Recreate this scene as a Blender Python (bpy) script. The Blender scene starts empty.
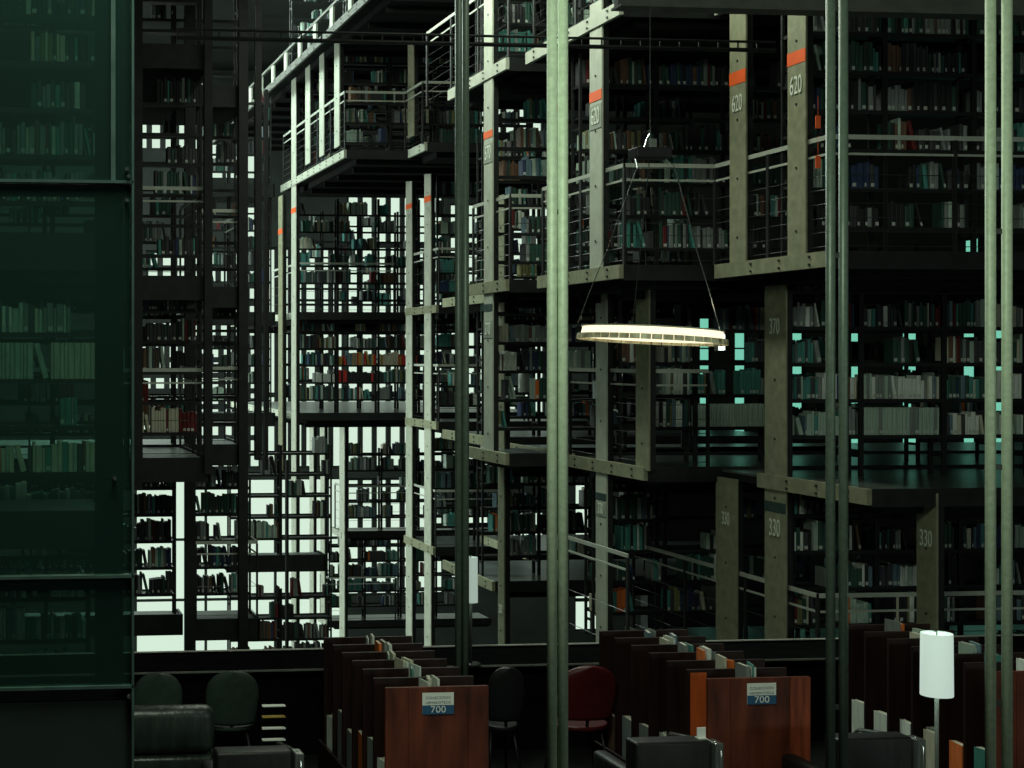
import bpy, bmesh, math, random
from math import sin, cos, pi, radians, atan2, sqrt
from mathutils import Vector, Matrix, Euler
random.seed(7)
C = bpy.context.scene.collection
SC = bpy.context.scene

# ------------------------------------------------------------------ camera frame
F = 1500.0; CX = 130.0; CY = 357.0; EYE = 3.4
TH = math.atan(0.1); ST, CT = sin(TH), cos(TH)
def P(px, py, d):
    """world point seen at a pixel, d metres along the camera's axis (used only to take measurements off the photo)"""
    u = (px - CX) / F
    return Vector((d * (ST + CT * u), d * (CT - ST * u), EYE - (py - CY) * d / F))
def onX(px, X):
    """y coordinate where a pixel column meets the plane x = X"""
    u = (px - CX) / F
    d = X / (ST + CT * u)
    return d * (CT - ST * u)
def onY(px, Y):
    u = (px - CX) / F
    d = Y / (CT - ST * u)
    return d * (ST + CT * u)

cam = bpy.data.cameras.new('camera'); co = bpy.data.objects.new('camera', cam); C.objects.link(co)
cam.sensor_fit = 'HORIZONTAL'; cam.sensor_width = 36; cam.lens = F / 1024 * 36
cam.shift_x = (512 - CX) / 1024; cam.shift_y = (CY - 384) / 1024
cam.clip_start = 0.05; cam.clip_end = 300
co.location = (0, 0, EYE); co.rotation_euler = (pi / 2, 0, -TH)
SC.camera = co
def lettering(name, cu, parent, loc, rot, scale):
    tmp = bpy.data.objects.new('tmp_text', cu); C.objects.link(tmp)
    bpy.context.view_layer.update()
    me = bpy.data.meshes.new_from_object(tmp.evaluated_get(bpy.context.evaluated_depsgraph_get()))
    for mm in list(cu.materials):
        if not me.materials: me.materials.append(mm)
    bpy.data.objects.remove(tmp)
    t = bpy.data.objects.new(name, me); C.objects.link(t); t.parent = parent; t.location = loc; t.rotation_euler = rot; t.scale = scale
    return t
vs = SC.view_settings
vs.view_transform = 'Standard'; vs.look = 'None'; vs.gamma = 1; vs.use_curve_mapping = False; vs.exposure = 0

# ------------------------------------------------------------------ materials
def mat(name, col, rough=.6, metal=0, var=.25, scale=6, stretch=(1, 1, 1), spec=.3, bump=0):
    m = bpy.data.materials.new(name); m.use_nodes = True
    nt = m.node_tree; b = nt.nodes['Principled BSDF']
    b.inputs['Roughness'].default_value = rough; b.inputs['Metallic'].default_value = metal
    b.inputs['Specular IOR Level'].default_value = spec
    tc = nt.nodes.new('ShaderNodeTexCoord'); mp = nt.nodes.new('ShaderNodeMapping'); mp.inputs['Scale'].default_value = stretch
    nz = nt.nodes.new('ShaderNodeTexNoise'); nz.inputs['Scale'].default_value = scale; nz.inputs['Detail'].default_value = 5
    cr = nt.nodes.new('ShaderNodeValToRGB')
    cr.color_ramp.elements[0].position = .3; cr.color_ramp.elements[1].position = .7
    lo = [max(0, c * (1 - var)) for c in col]; hi = [min(1, c * (1 + var)) for c in col]
    cr.color_ramp.elements[0].color = (*lo, 1); cr.color_ramp.elements[1].color = (*hi, 1)
    nt.links.new(tc.outputs['Object'], mp.inputs['Vector']); nt.links.new(mp.outputs[0], nz.inputs['Vector'])
    nt.links.new(nz.outputs['Fac'], cr.inputs['Fac']); nt.links.new(cr.outputs[0], b.inputs['Base Color'])
    if bump:
        bp = nt.nodes.new('ShaderNodeBump'); bp.inputs['Strength'].default_value = bump; bp.inputs['Distance'].default_value = .01
        nt.links.new(nz.outputs['Fac'], bp.inputs['Height']); nt.links.new(bp.outputs[0], b.inputs['Normal'])
    return m
def glow(name, col, strength, base=.8):
    m = mat(name, [c * base for c in col], .6, 0, .04)
    b = m.node_tree.nodes['Principled BSDF']
    b.inputs['Emission Color'].default_value = (*col, 1); b.inputs['Emission Strength'].default_value = strength
    return m
def glass(name, tint, gloss=.05, film=None, filmfac=0.0):
    m = bpy.data.materials.new(name); m.use_nodes = True; nt = m.node_tree
    nt.nodes.remove(nt.nodes['Principled BSDF']); out = nt.nodes['Material Output']
    tr = nt.nodes.new('ShaderNodeBsdfTransparent'); gl = nt.nodes.new('ShaderNodeBsdfGlossy')
    nz = nt.nodes.new('ShaderNodeTexNoise'); nz.inputs['Scale'].default_value = 1.3
    cr = nt.nodes.new('ShaderNodeValToRGB')
    cr.color_ramp.elements[0].color = (*[c * .85 for c in tint], 1); cr.color_ramp.elements[1].color = (*tint, 1)
    nt.links.new(nz.outputs['Fac'], cr.inputs['Fac']); nt.links.new(cr.outputs[0], tr.inputs['Color'])
    gl.inputs['Roughness'].default_value = .05
    mx = nt.nodes.new('ShaderNodeMixShader'); mx.inputs[0].default_value = gloss
    nt.links.new(tr.outputs[0], mx.inputs[1]); nt.links.new(gl.outputs[0], mx.inputs[2]); last = mx
    if film:
        df = nt.nodes.new('ShaderNodeBsdfDiffuse'); df.inputs['Color'].default_value = (*film, 1)
        m2 = nt.nodes.new('ShaderNodeMixShader'); m2.inputs[0].default_value = filmfac
        nt.links.new(mx.outputs[0], m2.inputs[1]); nt.links.new(df.outputs[0], m2.inputs[2]); last = m2
    nt.links.new(last.outputs[0], out.inputs['Surface'])
    return m
M = dict(
    steel=mat('black_steel', (.009, .0115, .011), .6, .0, .4, 8),
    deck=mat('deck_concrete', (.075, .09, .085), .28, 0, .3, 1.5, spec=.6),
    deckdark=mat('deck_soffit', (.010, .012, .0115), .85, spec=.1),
    panelgreen=mat('dark_green_panel', (.03, .045, .04), .6, 0, .2, 3),
    roofsteel=mat('roof_beam_paint', (.09, .1, .085), .6, 0, .2, 6),
    pale=mat('pale_steel_paint', (.42, .46, .38), .55, 0, .12, 5, spec=.25, bump=.1),
    olive=mat('olive_steel_paint', (.24, .255, .17), .6, 0, .18, 9, spec=.2, bump=.15),
    tube=mat('green_tube_paint', (.52, .64, .46), .5, .1, .12, 30, spec=.3),
    orange=mat('orange_band_paint', (.85, .13, .03), .6, 0, .06),
    darkband=mat('dark_green_band_paint', (.03, .06, .055), .6),
    plate=mat('grey_number_plate', (.28, .32, .27), .6, 0, .1),
    digits=mat('pale_digit_paint', (.72, .78, .68), .6, 0, .05),
    bolt=mat('bolt_steel', (.05, .055, .05), .4, .5),
    rail=mat('brushed_rail_steel', (.42, .46, .4), .5, .1, .1),
    chrome=mat('chrome_tube', (.7, .74, .72), .15, .9, .05),
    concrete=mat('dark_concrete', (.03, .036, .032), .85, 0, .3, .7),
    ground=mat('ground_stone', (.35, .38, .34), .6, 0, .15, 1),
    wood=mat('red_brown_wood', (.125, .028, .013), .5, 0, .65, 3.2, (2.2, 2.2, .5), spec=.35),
    woodshade=mat('shaded_brown_wood', (.017, .0065, .0048), .5, 0, .55, 3, (5, 5, .4), spec=.3),  # rack wood with the shade behind the front panel put into its colour
    woodpale=mat('orange_wood_panel', (.45, .085, .02), .5, 0, .35, 6, (2, 2, .5)),
    desk=mat('black_laminate', (.004, .0045, .0045), .9, 0, .3, 4, spec=0),
    edge=mat('pale_desk_edge', (.55, .55, .5), .35), edgelight=mat('grey_desk_edge', (.16, .17, .15), .35),
    leather=mat('black_leather', (.006, .0075, .0075), .5, 0, .4, 14, (1, 1, .3), spec=.5, bump=.5),
    greenleather=mat('dark_green_leather', (.018, .028, .022), .38, 0, .6, 5, (2, 2, .6), spec=.6, bump=1.0),
    plastic=mat('grey_green_plastic', (.032, .05, .04), .5, 0, .15, 20),
    blackpl=mat('black_plastic', (.01, .011, .012), .45, 0, .15, 20),
    redpl=mat('dark_red_plastic', (.075, .006, .008), .45, 0, .15, 20),
    shade=glow('lamp_shade_glow', (.70, .86, .76), .62, .6),
    shadedim=glow('far_lamp_shade_glow', (.70, .86, .76), .42, .6),
    lampcore=glow('pendant_tube_glow', (1.0, .86, .58), 1.35, .6),
    louvre=mat('pendant_louvre', (.8, .68, .46), .4, 0, .5, 14),
    paper=mat('white_paper', (.86, .89, .82), .8, 0, .05),
    blue=mat('blue_sign_ink', (.03, .11, .22), .6, 0, .05),
    signtext=mat('grey_sign_ink', (.2, .26, .3), .7, 0, .05),
    screen=glow('screen_glow', (.5, .8, .75), .3),
    glassclear=glass('clear_window_glass', (.97, .99, .96), .02),
    glassteal=glass('teal_window_glass', (.50, .82, .75), .03),
    glassdark=glass('dark_green_glass', (.44, .64, .56), .008, (.075, .16, .14), .17),
    winframe=mat('dark_window_frame', (.02, .023, .022), .6),
    coat=mat('dark_coat', (.02, .02, .022), .8), skin=mat('skin', (.3, .2, .15), .6),
    green=mat('green_card', (.03, .35, .12), .6),
)
# book colours
BC = {
 'black': (.02, .022, .024), 'charcoal': (.05, .055, .058), 'dark green': (.03, .08, .06), 'teal': (.07, .26, .23),
 'pale green': (.38, .50, .42), 'cream': (.55, .54, .42), 'grey': (.22, .25, .24), 'white': (.68, .74, .68),
 'brown': (.14, .08, .05), 'dark red': (.12, .018, .018), 'orange': (.70, .17, .04), 'navy': (.03, .05, .11),
 'olive': (.2, .2, .09), 'slate blue': (.12, .2, .24), 'mustard': (.45, .30, .07), 'red': (.55, .04, .03)}
BN = list(BC); BM_ = [mat('book_' + n.replace(' ', '_'), BC[n], .6, 0, .18, 25, (1, 1, .2), spec=.25) for n in BN]
LABELM = mat('book_spine_label', (.5, .55, .5), .7, 0, .05)
PAGES = mat('book_pages', (.6, .58, .48), .8, 0, .08)
BIX = {n: i for i, n in enumerate(BN)}

# ------------------------------------------------------------------ mesh helpers
class MB:
    def __init__(s): s.v = []; s.f = []; s.m = []
    def add(s, vs, fs, mi=0):
        b = len(s.v); s.v += [tuple(v) for v in vs]; s.f += [tuple(b + i for i in f) for f in fs]; s.m += [mi] * len(fs)
    def box(s, a, b, mi=0, bev=0):
        x0, y0, z0 = [min(p, q) for p, q in zip(a, b)]; x1, y1, z1 = [max(p, q) for p, q in zip(a, b)]
        s.add([(x0,y0,z0),(x1,y0,z0),(x1,y1,z0),(x0,y1,z0),(x0,y0,z1),(x1,y0,z1),(x1,y1,z1),(x0,y1,z1)],
              [(0,3,2,1),(4,5,6,7),(0,1,5,4),(1,2,6,5),(2,3,7,6),(3,0,4,7)], mi)
    def tube(s, pts, r, n=8, mi=0, cap=True):
        pts = [Vector(p) for p in pts]; rings = []
        for i, p in enumerate(pts):
            a = pts[max(0, i - 1)]; b = pts[min(len(pts) - 1, i + 1)]
            t = (b - a).normalized()
            up = Vector((0, 0, 1)) if abs(t.z) < .95 else Vector((1, 0, 0))
            x = t.cross(up).normalized(); y = x.cross(t).normalized()
            rr = r[i] if isinstance(r, (list, tuple)) else r
            rings.append([p + x * rr * cos(2 * pi * k / n) + y * rr * sin(2 * pi * k / n) for k in range(n)])
        vs = [v for q in rings for v in q]; fs = []
        for i in range(len(rings) - 1):
            for k in range(n):
                fs.append((i*n+k, i*n+(k+1) % n, (i+1)*n+(k+1) % n, (i+1)*n+k))
        if cap: fs += [tuple(range(n))[::-1], tuple((len(rings)-1)*n + k for k in range(n))]
        s.add(vs, fs, mi)
    def lathe(s, prof, n=24, c=(0, 0, 0), mi=0):
        vs = []; fs = []
        for r, z in prof:
            for k in range(n): vs.append((c[0] + r*cos(2*pi*k/n), c[1] + r*sin(2*pi*k/n), c[2] + z))
        for i in range(len(prof) - 1):
            for k in range(n): fs.append((i*n+k, i*n+(k+1) % n, (i+1)*n+(k+1) % n, (i+1)*n+k))
        s.add(vs, fs, mi)
    def prism(s, poly, z0, z1, mi=0):
        n = len(poly); vs = [(x, y, z0) for x, y in poly] + [(x, y, z1) for x, y in poly]
        s.add(vs, [tuple(range(n))[::-1], tuple(range(n, 2*n))] + [(i, (i+1) % n, n+(i+1) % n, n+i) for i in range(n)], mi)
    def mesh(s, name, mats, smooth=False):
        me = bpy.data.meshes.new(name); me.from_pydata(s.v, [], s.f)
        for m in (mats if isinstance(mats, (list, tuple)) else [mats]): me.materials.append(m)
        me.polygons.foreach_set('material_index', s.m)
        if smooth: me.polygons.foreach_set('use_smooth', [True] * len(s.f))
        me.update(); return me
    def build(s, name, mats, parent=None, smooth=False, bevel=0, loc=None):
        o = bpy.data.objects.new(name, s.mesh(name, mats, smooth)); C.objects.link(o)
        if parent: o.parent = parent
        if loc: o.location = loc
        if bevel:
            bv = o.modifiers.new('b', 'BEVEL'); bv.width = bevel; bv.segments = 2; bv.limit_method = 'ANGLE'
        return o
USED = set()
def tag(o, label=None, cat=None, group=None, kind=None):
    if label:
        o['label'] = label
    if cat: o['category'] = cat
    if group: o['group'] = group
    if kind: o['kind'] = kind
    return o
def empty(name, loc, rz=0):
    o = bpy.data.objects.new(name, None); C.objects.link(o); o.location = loc; o.rotation_euler.z = rz; o.empty_display_size = .1
    return o
def copy_tree(root, loc, rz=None):
    r = root.copy(); C.objects.link(r); r.location = loc
    if rz is not None: r.rotation_euler.z = rz
    for ch in root.children:
        c = ch.copy(); C.objects.link(c); c.parent = r
        for g in ch.children:
            d = g.copy(); C.objects.link(d); d.parent = c
    return r
def struct(o, label=None): o['kind'] = 'structure'; (label and o.__setitem__('label', label)); o['category'] = o.name.split('_')[0].split('.')[0]; return o
ORD = ['first', 'second', 'third', 'fourth', 'fifth', 'sixth', 'seventh', 'eighth', 'ninth', 'tenth', 'eleventh', 'twelfth',
       'thirteenth', 'fourteenth', 'fifteenth', 'sixteenth', 'seventeenth', 'eighteenth', 'nineteenth', 'twentieth', 'twenty-first',
       'twenty-second', 'twenty-third', 'twenty-fourth', 'twenty-fifth', 'twenty-sixth', 'twenty-seventh', 'twenty-eighth', 'twenty-ninth', 'thirtieth']

Z = {4: EYE + 6.1, 3: EYE + 3.82, 2: EYE + .97, 1: EYE - 1.27, 0: EYE - 3.75, -1: EYE - 6.2}
TOP = 15.0; BOT = -10.0

# ------------------------------------------------------------------ room shell
def plain(name, a, b, m, label):
    mb = MB(); mb.box(a, b); return struct(mb.build(name, m), label)
PLAN = [(-13, -7.3), (31, -7.3), (31, 27.3), (12.75, 27.3), (28.2, 60.3), (-13, 60.3)]
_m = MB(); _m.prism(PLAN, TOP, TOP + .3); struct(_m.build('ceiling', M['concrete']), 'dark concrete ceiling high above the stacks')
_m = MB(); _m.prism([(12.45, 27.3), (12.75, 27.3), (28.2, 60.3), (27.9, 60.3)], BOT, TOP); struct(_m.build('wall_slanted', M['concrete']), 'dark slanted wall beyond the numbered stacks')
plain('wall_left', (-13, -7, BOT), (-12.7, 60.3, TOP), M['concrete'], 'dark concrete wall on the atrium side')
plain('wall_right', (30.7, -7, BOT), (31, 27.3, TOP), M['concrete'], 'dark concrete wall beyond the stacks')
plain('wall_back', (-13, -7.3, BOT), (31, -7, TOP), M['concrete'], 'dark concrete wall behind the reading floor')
_m = MB(); _m.prism(PLAN, BOT - .3, BOT); struct(_m.build('floor', M['ground']), 'pale ground floor far below the galleries')
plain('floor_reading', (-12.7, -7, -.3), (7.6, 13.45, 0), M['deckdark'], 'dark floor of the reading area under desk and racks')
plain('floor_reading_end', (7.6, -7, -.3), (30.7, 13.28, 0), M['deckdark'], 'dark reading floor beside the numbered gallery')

def wall_with_windows(name, y, x0, x1, wins, label):
    xs = sorted({x0, x1, *[w[0] for w in wins], *[w[1] for w in wins]}); zs = sorted({BOT, TOP, *[w[2] for w in wins], *[w[3] for w in wins]})
    mb = MB()
    for j in range(len(zs) - 1):
        run = None
        for i in range(len(xs) - 1):
            cx, cz = (xs[i] + xs[i+1]) / 2, (zs[j] + zs[j+1]) / 2
            solid = not any(w[0] < cx < w[1] and w[2] < cz < w[3] for w in wins)
            if solid and run is None: run = xs[i]
            if not solid and run is not None: mb.box((run, y, zs[j]), (xs[i], y + .3, zs[j+1])); run = None
        if run is not None: mb.box((run, y, zs[j]), (xs[-1], y + .3, zs[j+1]))
    return struct(mb.build(name, M['concrete']), label)
WN = [0]
def window(y, w, mx, mz, g, lab, bar=.08):
    WN[0] += 1; x0, x1, z0, z1 = w
    r = empty('window_%d' % WN[0], ((x0+x1)/2, y + .15, z0)); struct(r, lab); r['category'] = 'window'
    f = MB(); X0 = -(x1-x0)/2; X1 = -X0; H = z1 - z0
    n = max(1, round((x1-x0)/mx)); k = max(1, round(H/mz))
    for i in range(n + 1):
        x = X0 + (X1-X0)*i/n; f.box((x-bar/2 if i else x, -.06, 0), (x+bar/2 if i < n else x, .06, H))
    for j in range(k + 1):
        z = H*j/k; f.box((X0, -.05, max(0, z-bar/2)), (X1, .05, min(H, z+bar/2)))
    f.build('window_frame', M['winframe'], r)
    p = MB(); p.box((X0, -.01, 0), (X1, .01, H)); p.build('glass_pane', M[g], r)
def wpx(p0, p1, q0, q1, Y):
    X0 = onY(p0, Y); X1 = onY(p1, Y); d = Y / CT
    return (X0, X1, EYE - (q1 - CY)*d/F, EYE - (q0 - CY)*d/F)
far = [(136, 204, 104, 150), (206, 262, 104, 178), (243, 262, 186, 238), (146, 262, 250, 338), (140, 262, 344, 470),
       (264, 345, 246, 470), (347, 445, 168, 470), (450, 560, 200, 300), (450, 560, 330, 470), (136, 345, 480, 662), (347, 445, 480, 600),
       (450, 560, 515, 585), (450, 545, 80, 145), (146, 206, 38, 94), (272, 292, -12, 14), (244, 254, 4, 18), (212, 228, 34, 46), (575, 612, 480, 640)]
FW = [wpx(a, b, c, d, 60) for a, b, c, d in far]
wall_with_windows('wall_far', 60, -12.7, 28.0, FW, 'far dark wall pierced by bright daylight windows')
wl = ['small round-lit daylight window between the upper tower shelves', 'tall daylight window behind the upper tower railing', 'narrow daylight slot below the upper tower railing',
      'wide daylight window behind the middle tower deck', 'wide daylight window behind the red books', 'tall daylight window beside the pale slender column',
      'large daylight window behind the central galleries', 'daylight window behind the post with the grey plate', 'daylight window below that, behind the same post',
      'largest low white window behind the stair-like shelves', 'low daylight window under the central gallery', 'low row of square panes beside the small far lamp',
      'upper row of square panes beside the double tube', 'louvred window high above the tower', 'topmost small bright pane under the roof', 'tiny bright pane left of the roof beam'.replace('left of', 'beside'), 'small dim pane high over the tower', 'low pale window behind the sloping handrails']
for i, w in enumerate(FW):
    mx, mz, bar = (.56, .66, .22) if i in (0, 2, 3, 4, 11, 12) else ((3.1, 2.2, .1) if i == 9 else ((.55, 3.2, .2) if i in (5, 6, 8, 10) else ((1.2, .34, .24) if i == 13 else (.7, 1.2, .14))))
    window(60, w, mx, mz, 'glassclear', wl[i], bar)
near = [(700, 716, 306, 474), (735, 752, 306, 474), (790, 810, 306, 474), (845, 868, 306, 474), (903, 927, 306, 474), (964, 984, 306, 474), (990, 1014, 306, 474), (1040, 1080, 306, 474), (849, 858, 242, 250), (877, 883, 242, 250), (915, 919, 237, 250), (966, 988, 230, 250), (962, 1010, 490, 512)]
NWn = [wpx(a, b, c, d, 27) for a, b, c, d in near]
wall_with_windows('wall_behind_stacks', 27, 12.45, 30.7, NWn, 'dark wall behind the numbered stacks with teal glazing')
nl = ['teal window behind the lit lower gallery'] * len(near)
for i, w in enumerate(NWn): window(27, w, 1.1, .7, 'glassteal', nl[i], .03)

# ------------------------------------------------------------------ decks, fascias
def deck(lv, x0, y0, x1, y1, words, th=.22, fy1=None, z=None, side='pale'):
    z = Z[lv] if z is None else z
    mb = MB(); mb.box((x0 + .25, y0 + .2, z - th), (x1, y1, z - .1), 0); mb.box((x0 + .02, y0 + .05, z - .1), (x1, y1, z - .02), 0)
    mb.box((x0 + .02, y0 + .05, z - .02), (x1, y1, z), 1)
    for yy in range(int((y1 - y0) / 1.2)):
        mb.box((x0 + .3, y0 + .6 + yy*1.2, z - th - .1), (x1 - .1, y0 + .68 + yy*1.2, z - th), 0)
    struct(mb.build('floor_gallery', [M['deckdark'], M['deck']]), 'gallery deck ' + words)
    fy = y1 if fy1 is None else fy1
    b = MB(); b.box((x0 - .03, y0, z - .12), (x0 + .02, fy, z + .03), 0)
    for k in range(int((fy-y0)/.55)):
        for dz in (-.01, -.085): b.tube([(x0 - .045, y0 + .3 + k*.55, z + dz), (x0 - .03, y0 + .3 + k*.55, z + dz)], .014, 6, 1)
    struct(b.build('beam_side', [M[side], M['bolt']]), 'bolted side beam of the gallery ' + words)
    b = MB(); b.box((x0 + .02, y0, z - .14), (x1, y0 + .05, z + .03))
    struct(b.build('beam_front', M['steel']), 'dark front beam of the gallery ' + words)

def railing(pts, z, words, h=1.11, cat='railing', cables=6):
    """pts: plan polyline"""
    r = empty('railing', (pts[0][0], pts[0][1], z)); tag(r, words, 'railing')
    o = Vector((pts[0][0], pts[0][1], 0))
    Q = [Vector((p[0], p[1], 0)) - o for p in pts]
    for nm, zz, hh_, tt in (('top_rail', h, .022, .009), ('middle_rail', h - .16, .011, .006)):
        t = MB()
        for a, b in zip(Q[:-1], Q[1:]):
            x0, x1 = sorted((a.x, b.x)); y0, y1 = sorted((a.y, b.y)); t.box((x0 - tt, y0 - tt, zz - hh_), (x1 + tt, y1 + tt, zz + hh_))
        t.build(nm, M['rail'], r)
    c = MB()
    for k in range(cables):
        c.tube([q + Vector((0, 0, .08 + k*(h - .3)/cables)) for q in Q], .004, 4)
    c.build('cable_mesh', M['bolt'], r)
    for a, b in zip(Q[:-1], Q[1:]):
        n = max(1, round((b - a).length / 1.25))
        for k in range(n + 1):
            if k == 0 and a is not Q[0]: continue
            p = a.lerp(b, k / n); m = MB(); m.box((p.x-.012, p.y-.025, .002), (p.x+.012, p.y+.025, h - .02)); m.build('baluster', M['steel'], r)
    return r

# level 3
deck(3, 6.75, 27.3, 12, 33.2, 'of the upper bay with four pale uprights')
deck(3, 7.95, 26.2, 12, 27.25, 'stepping out beside the pale uprights on the upper floor')
deck(3, 6.75, 18.7, 12, 21.1, 'of the upper floor at the post with the grey plate')
deck(3, 6.9, 15.6, 14, 18.4, 'of the upper floor over the pendant lamp')
deck(3, 7.95, 13.37, 14, 15.55, 'of the upper floor over the two olive posts')
# level 4
deck(4, 6.5, 24.0, 12, 42, 'of the topmost floor over the pale uprights', side='roofsteel')
tb = MB(); tb.box((6.47, 24, Z[4] + .38), (6.53, 42, Z[4] + .43))
for k in range(13): tb.box((6.46, 24.3 + k*1.4, Z[4]), (6.5, 24.55 + k*1.4, Z[4] + .36), 1)
struct(tb.build('beam_roof', [M['roofsteel'], M['pale']]), 'double sloping roof beam with short pale struts')
deck(4, 8.1, 18.7, 14, 23.8, 'of the topmost floor near the double tube', side='olive')
# level 2
deck(2, 8.72, 28.0, 13, 30.1, 'stepping out at the two banded slender posts', side='olive')
deck(2, 7.0, 32.7, 13, 42, 'of the central middle floor with teal books')
deck(2, 6.75, 18.7, 12, 20.3, 'of the middle floor at the post with the grey plate', side='olive')
deck(2, 6.9, 15.6, 14, 18.0, 'of the middle floor carrying the pale numbered post', side='olive')
deck(2, 7.95, 13.37, 14, 15.55, 'of the middle floor carrying the two olive posts', side='olive')
# level 1
deck(1, 8.72, 28.0, 13, 30.1, 'stepping out below the two banded slender posts', side='olive')
deck(1, 7.0, 32.7, 13, 42, 'of the central lower floor with red books')
deck(1, 6.75, 18.7, 12, 20.3, 'of the lower floor below the grey plate post', side='olive')
deck(1, 7.45, 16.2, 16, 18.6, 'of the lower floor under the pendant lamp', side='olive')
deck(1, 8.3, 13.3, 16, 16.15, 'of the lower floor with the rows of pale books', side='olive', fy1=15.3)
# level 0 and below
deck(0, 9.6, 25.6, 14, 28, 'low and narrow behind the small far lamp', side='olive', z=EYE - 3.45)
deck(0, 8.72, 35.6, 13, 36.6, 'of the low floor under the central red books', z=EYE - 4.25)
deck(0, 8.72, 28.2, 13, 30.2, 'of the low floor below the slender posts', side='olive', z=EYE - 3.7)
deck(-1, 8.72, 37.2, 13, 38.2, 'of the lowest floor behind the wooden rack', z=EYE - 6.7)
deck(0, 8.3, 14.2, 16, 18.6, 'of the low floor behind the wooden racks', side='olive', z=EYE - 3.5)
# towers on the other side of the atrium: right-hand faces at X1
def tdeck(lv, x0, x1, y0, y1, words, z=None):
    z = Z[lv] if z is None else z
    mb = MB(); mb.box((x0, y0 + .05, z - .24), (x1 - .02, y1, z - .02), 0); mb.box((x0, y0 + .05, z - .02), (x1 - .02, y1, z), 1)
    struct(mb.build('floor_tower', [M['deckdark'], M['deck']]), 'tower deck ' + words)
    b = MB(); b.box((x0, y0, z - .27), (x1, y0 + .05, z + .03)); b.box((x1 - .02, y0, z - .27), (x1 + .02, y1, z + .03))
    struct(b.build('beam_tower', M['steel']), 'dark edge beam of the tower deck ' + words)
for lv, nm, zz in ((4, 'topmost', None), (3, 'upper', None), (2, 'middle', None), (1, 'lower', None)):
    tdeck(lv, -2.5, 2.82, 18.3, 21.0, nm + ' one with the long horizontal handrail', zz)
for lv, nm, zz in ((4, 'topmost', None), (3, 'upper', None), (2, 'middle', None), (1, 'lower', None), (0, 'low', None)):
    tdeck(lv, -2.5 if lv else 3.0, 3.78 if lv else 3.95, 21.05, 23.0 if lv else 21.95, nm + ' one a bay further back', zz)

railing([(6.75, 33), (6.75, 27.35), (7.9, 27.35), (7.9, 26.25), (9.6, 26.25)], Z[3], 'pale stepped handrail above the four pale uprights')
railing([(6.78, 22.3), (6.78, 18.75), (8.2, 18.75)], Z[3], 'handrail high on the upper floor beside the plate post')
railing([(6.95, 18.3), (6.95, 15.65), (7.9, 15.65)], Z[3], 'handrail at the top over the pendant lamp')
railing([(6.8, 20.2), (6.8, 18.75), (7.6, 18.75)], Z[2], 'handrail on the middle floor beside the plate post')
railing([(6.95, 18.0), (6.95, 15.65), (7.98, 15.65), (7.98, 13.43), (13, 13.43)], Z[2], 'bright stepped handrail on the middle floor behind the olive posts')
railing([(8.76, 30.0), (8.76, 28.05), (10, 28.05)], Z[2], 'short handrail behind the two banded slender posts', cables=4)
railing([(7.05, 36), (7.05, 32.75), (9.2, 32.75)], Z[2], 'handrail in front of the central teal books', cables=4)
railing([(7.5, 18.5), (7.5, 16.25), (8.2, 16.25)], Z[1], 'dim handrail on the lower floor under the pendant lamp', cables=5)
railing([(8.76, 30.0), (8.76, 28.05), (10, 28.05)], Z[1], 'short handrail below the two banded slender posts', cables=4)
railing([(8.76, 36.5), (8.76, 35.65), (10.5, 35.65)], EYE - 4.25, 'low handrail beside the three lower pale posts', cables=4)
railing([(8.76, 38.1), (8.76, 37.25), (10.5, 37.25)], EYE - 6.7, 'lowest handrail just above the first wooden rack', cables=4)
railing([(8.76, 30.0), (8.76, 28.25), (10, 28.25)], EYE - 3.7, 'low sloping handrail behind the third row of posts', cables=4)
railing([(8.34, 18.5), (8.34, 14.25), (14, 14.25)], EYE - 3.5, 'low dim handrail behind the wooden racks', cables=5)
railing([(7.1, 17.6), (7.1, 15.9)], EYE - 3.3, 'bright pair of sloping rails beside the pale double tube', cables=2)
railing([(2.8, 20.9), (2.8, 18.35), (-.5, 18.35)], Z[2], 'long thin tower handrail above the dark bookcases', cables=2)
railing([(2.8, 20.9), (2.8, 18.35), (-.5, 18.35)], Z[1], 'long thin tower handrail above the red books', cables=2)
railing([(3.76, 22.9), (3.76, 21.1), (2.95, 21.1)], Z[2], 'short tower handrail in front of the bright windows', cables=2)
railing([(3.76, 22.9), (3.76, 21.1), (2.95, 21.1)], Z[1], 'short tower handrail level with the long one', cables=2)
railing([(3.93, 21.9), (3.93, 21.1), (3.05, 21.1)], Z[0], 'low tower handrail above the white floor window', cables=2)

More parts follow.
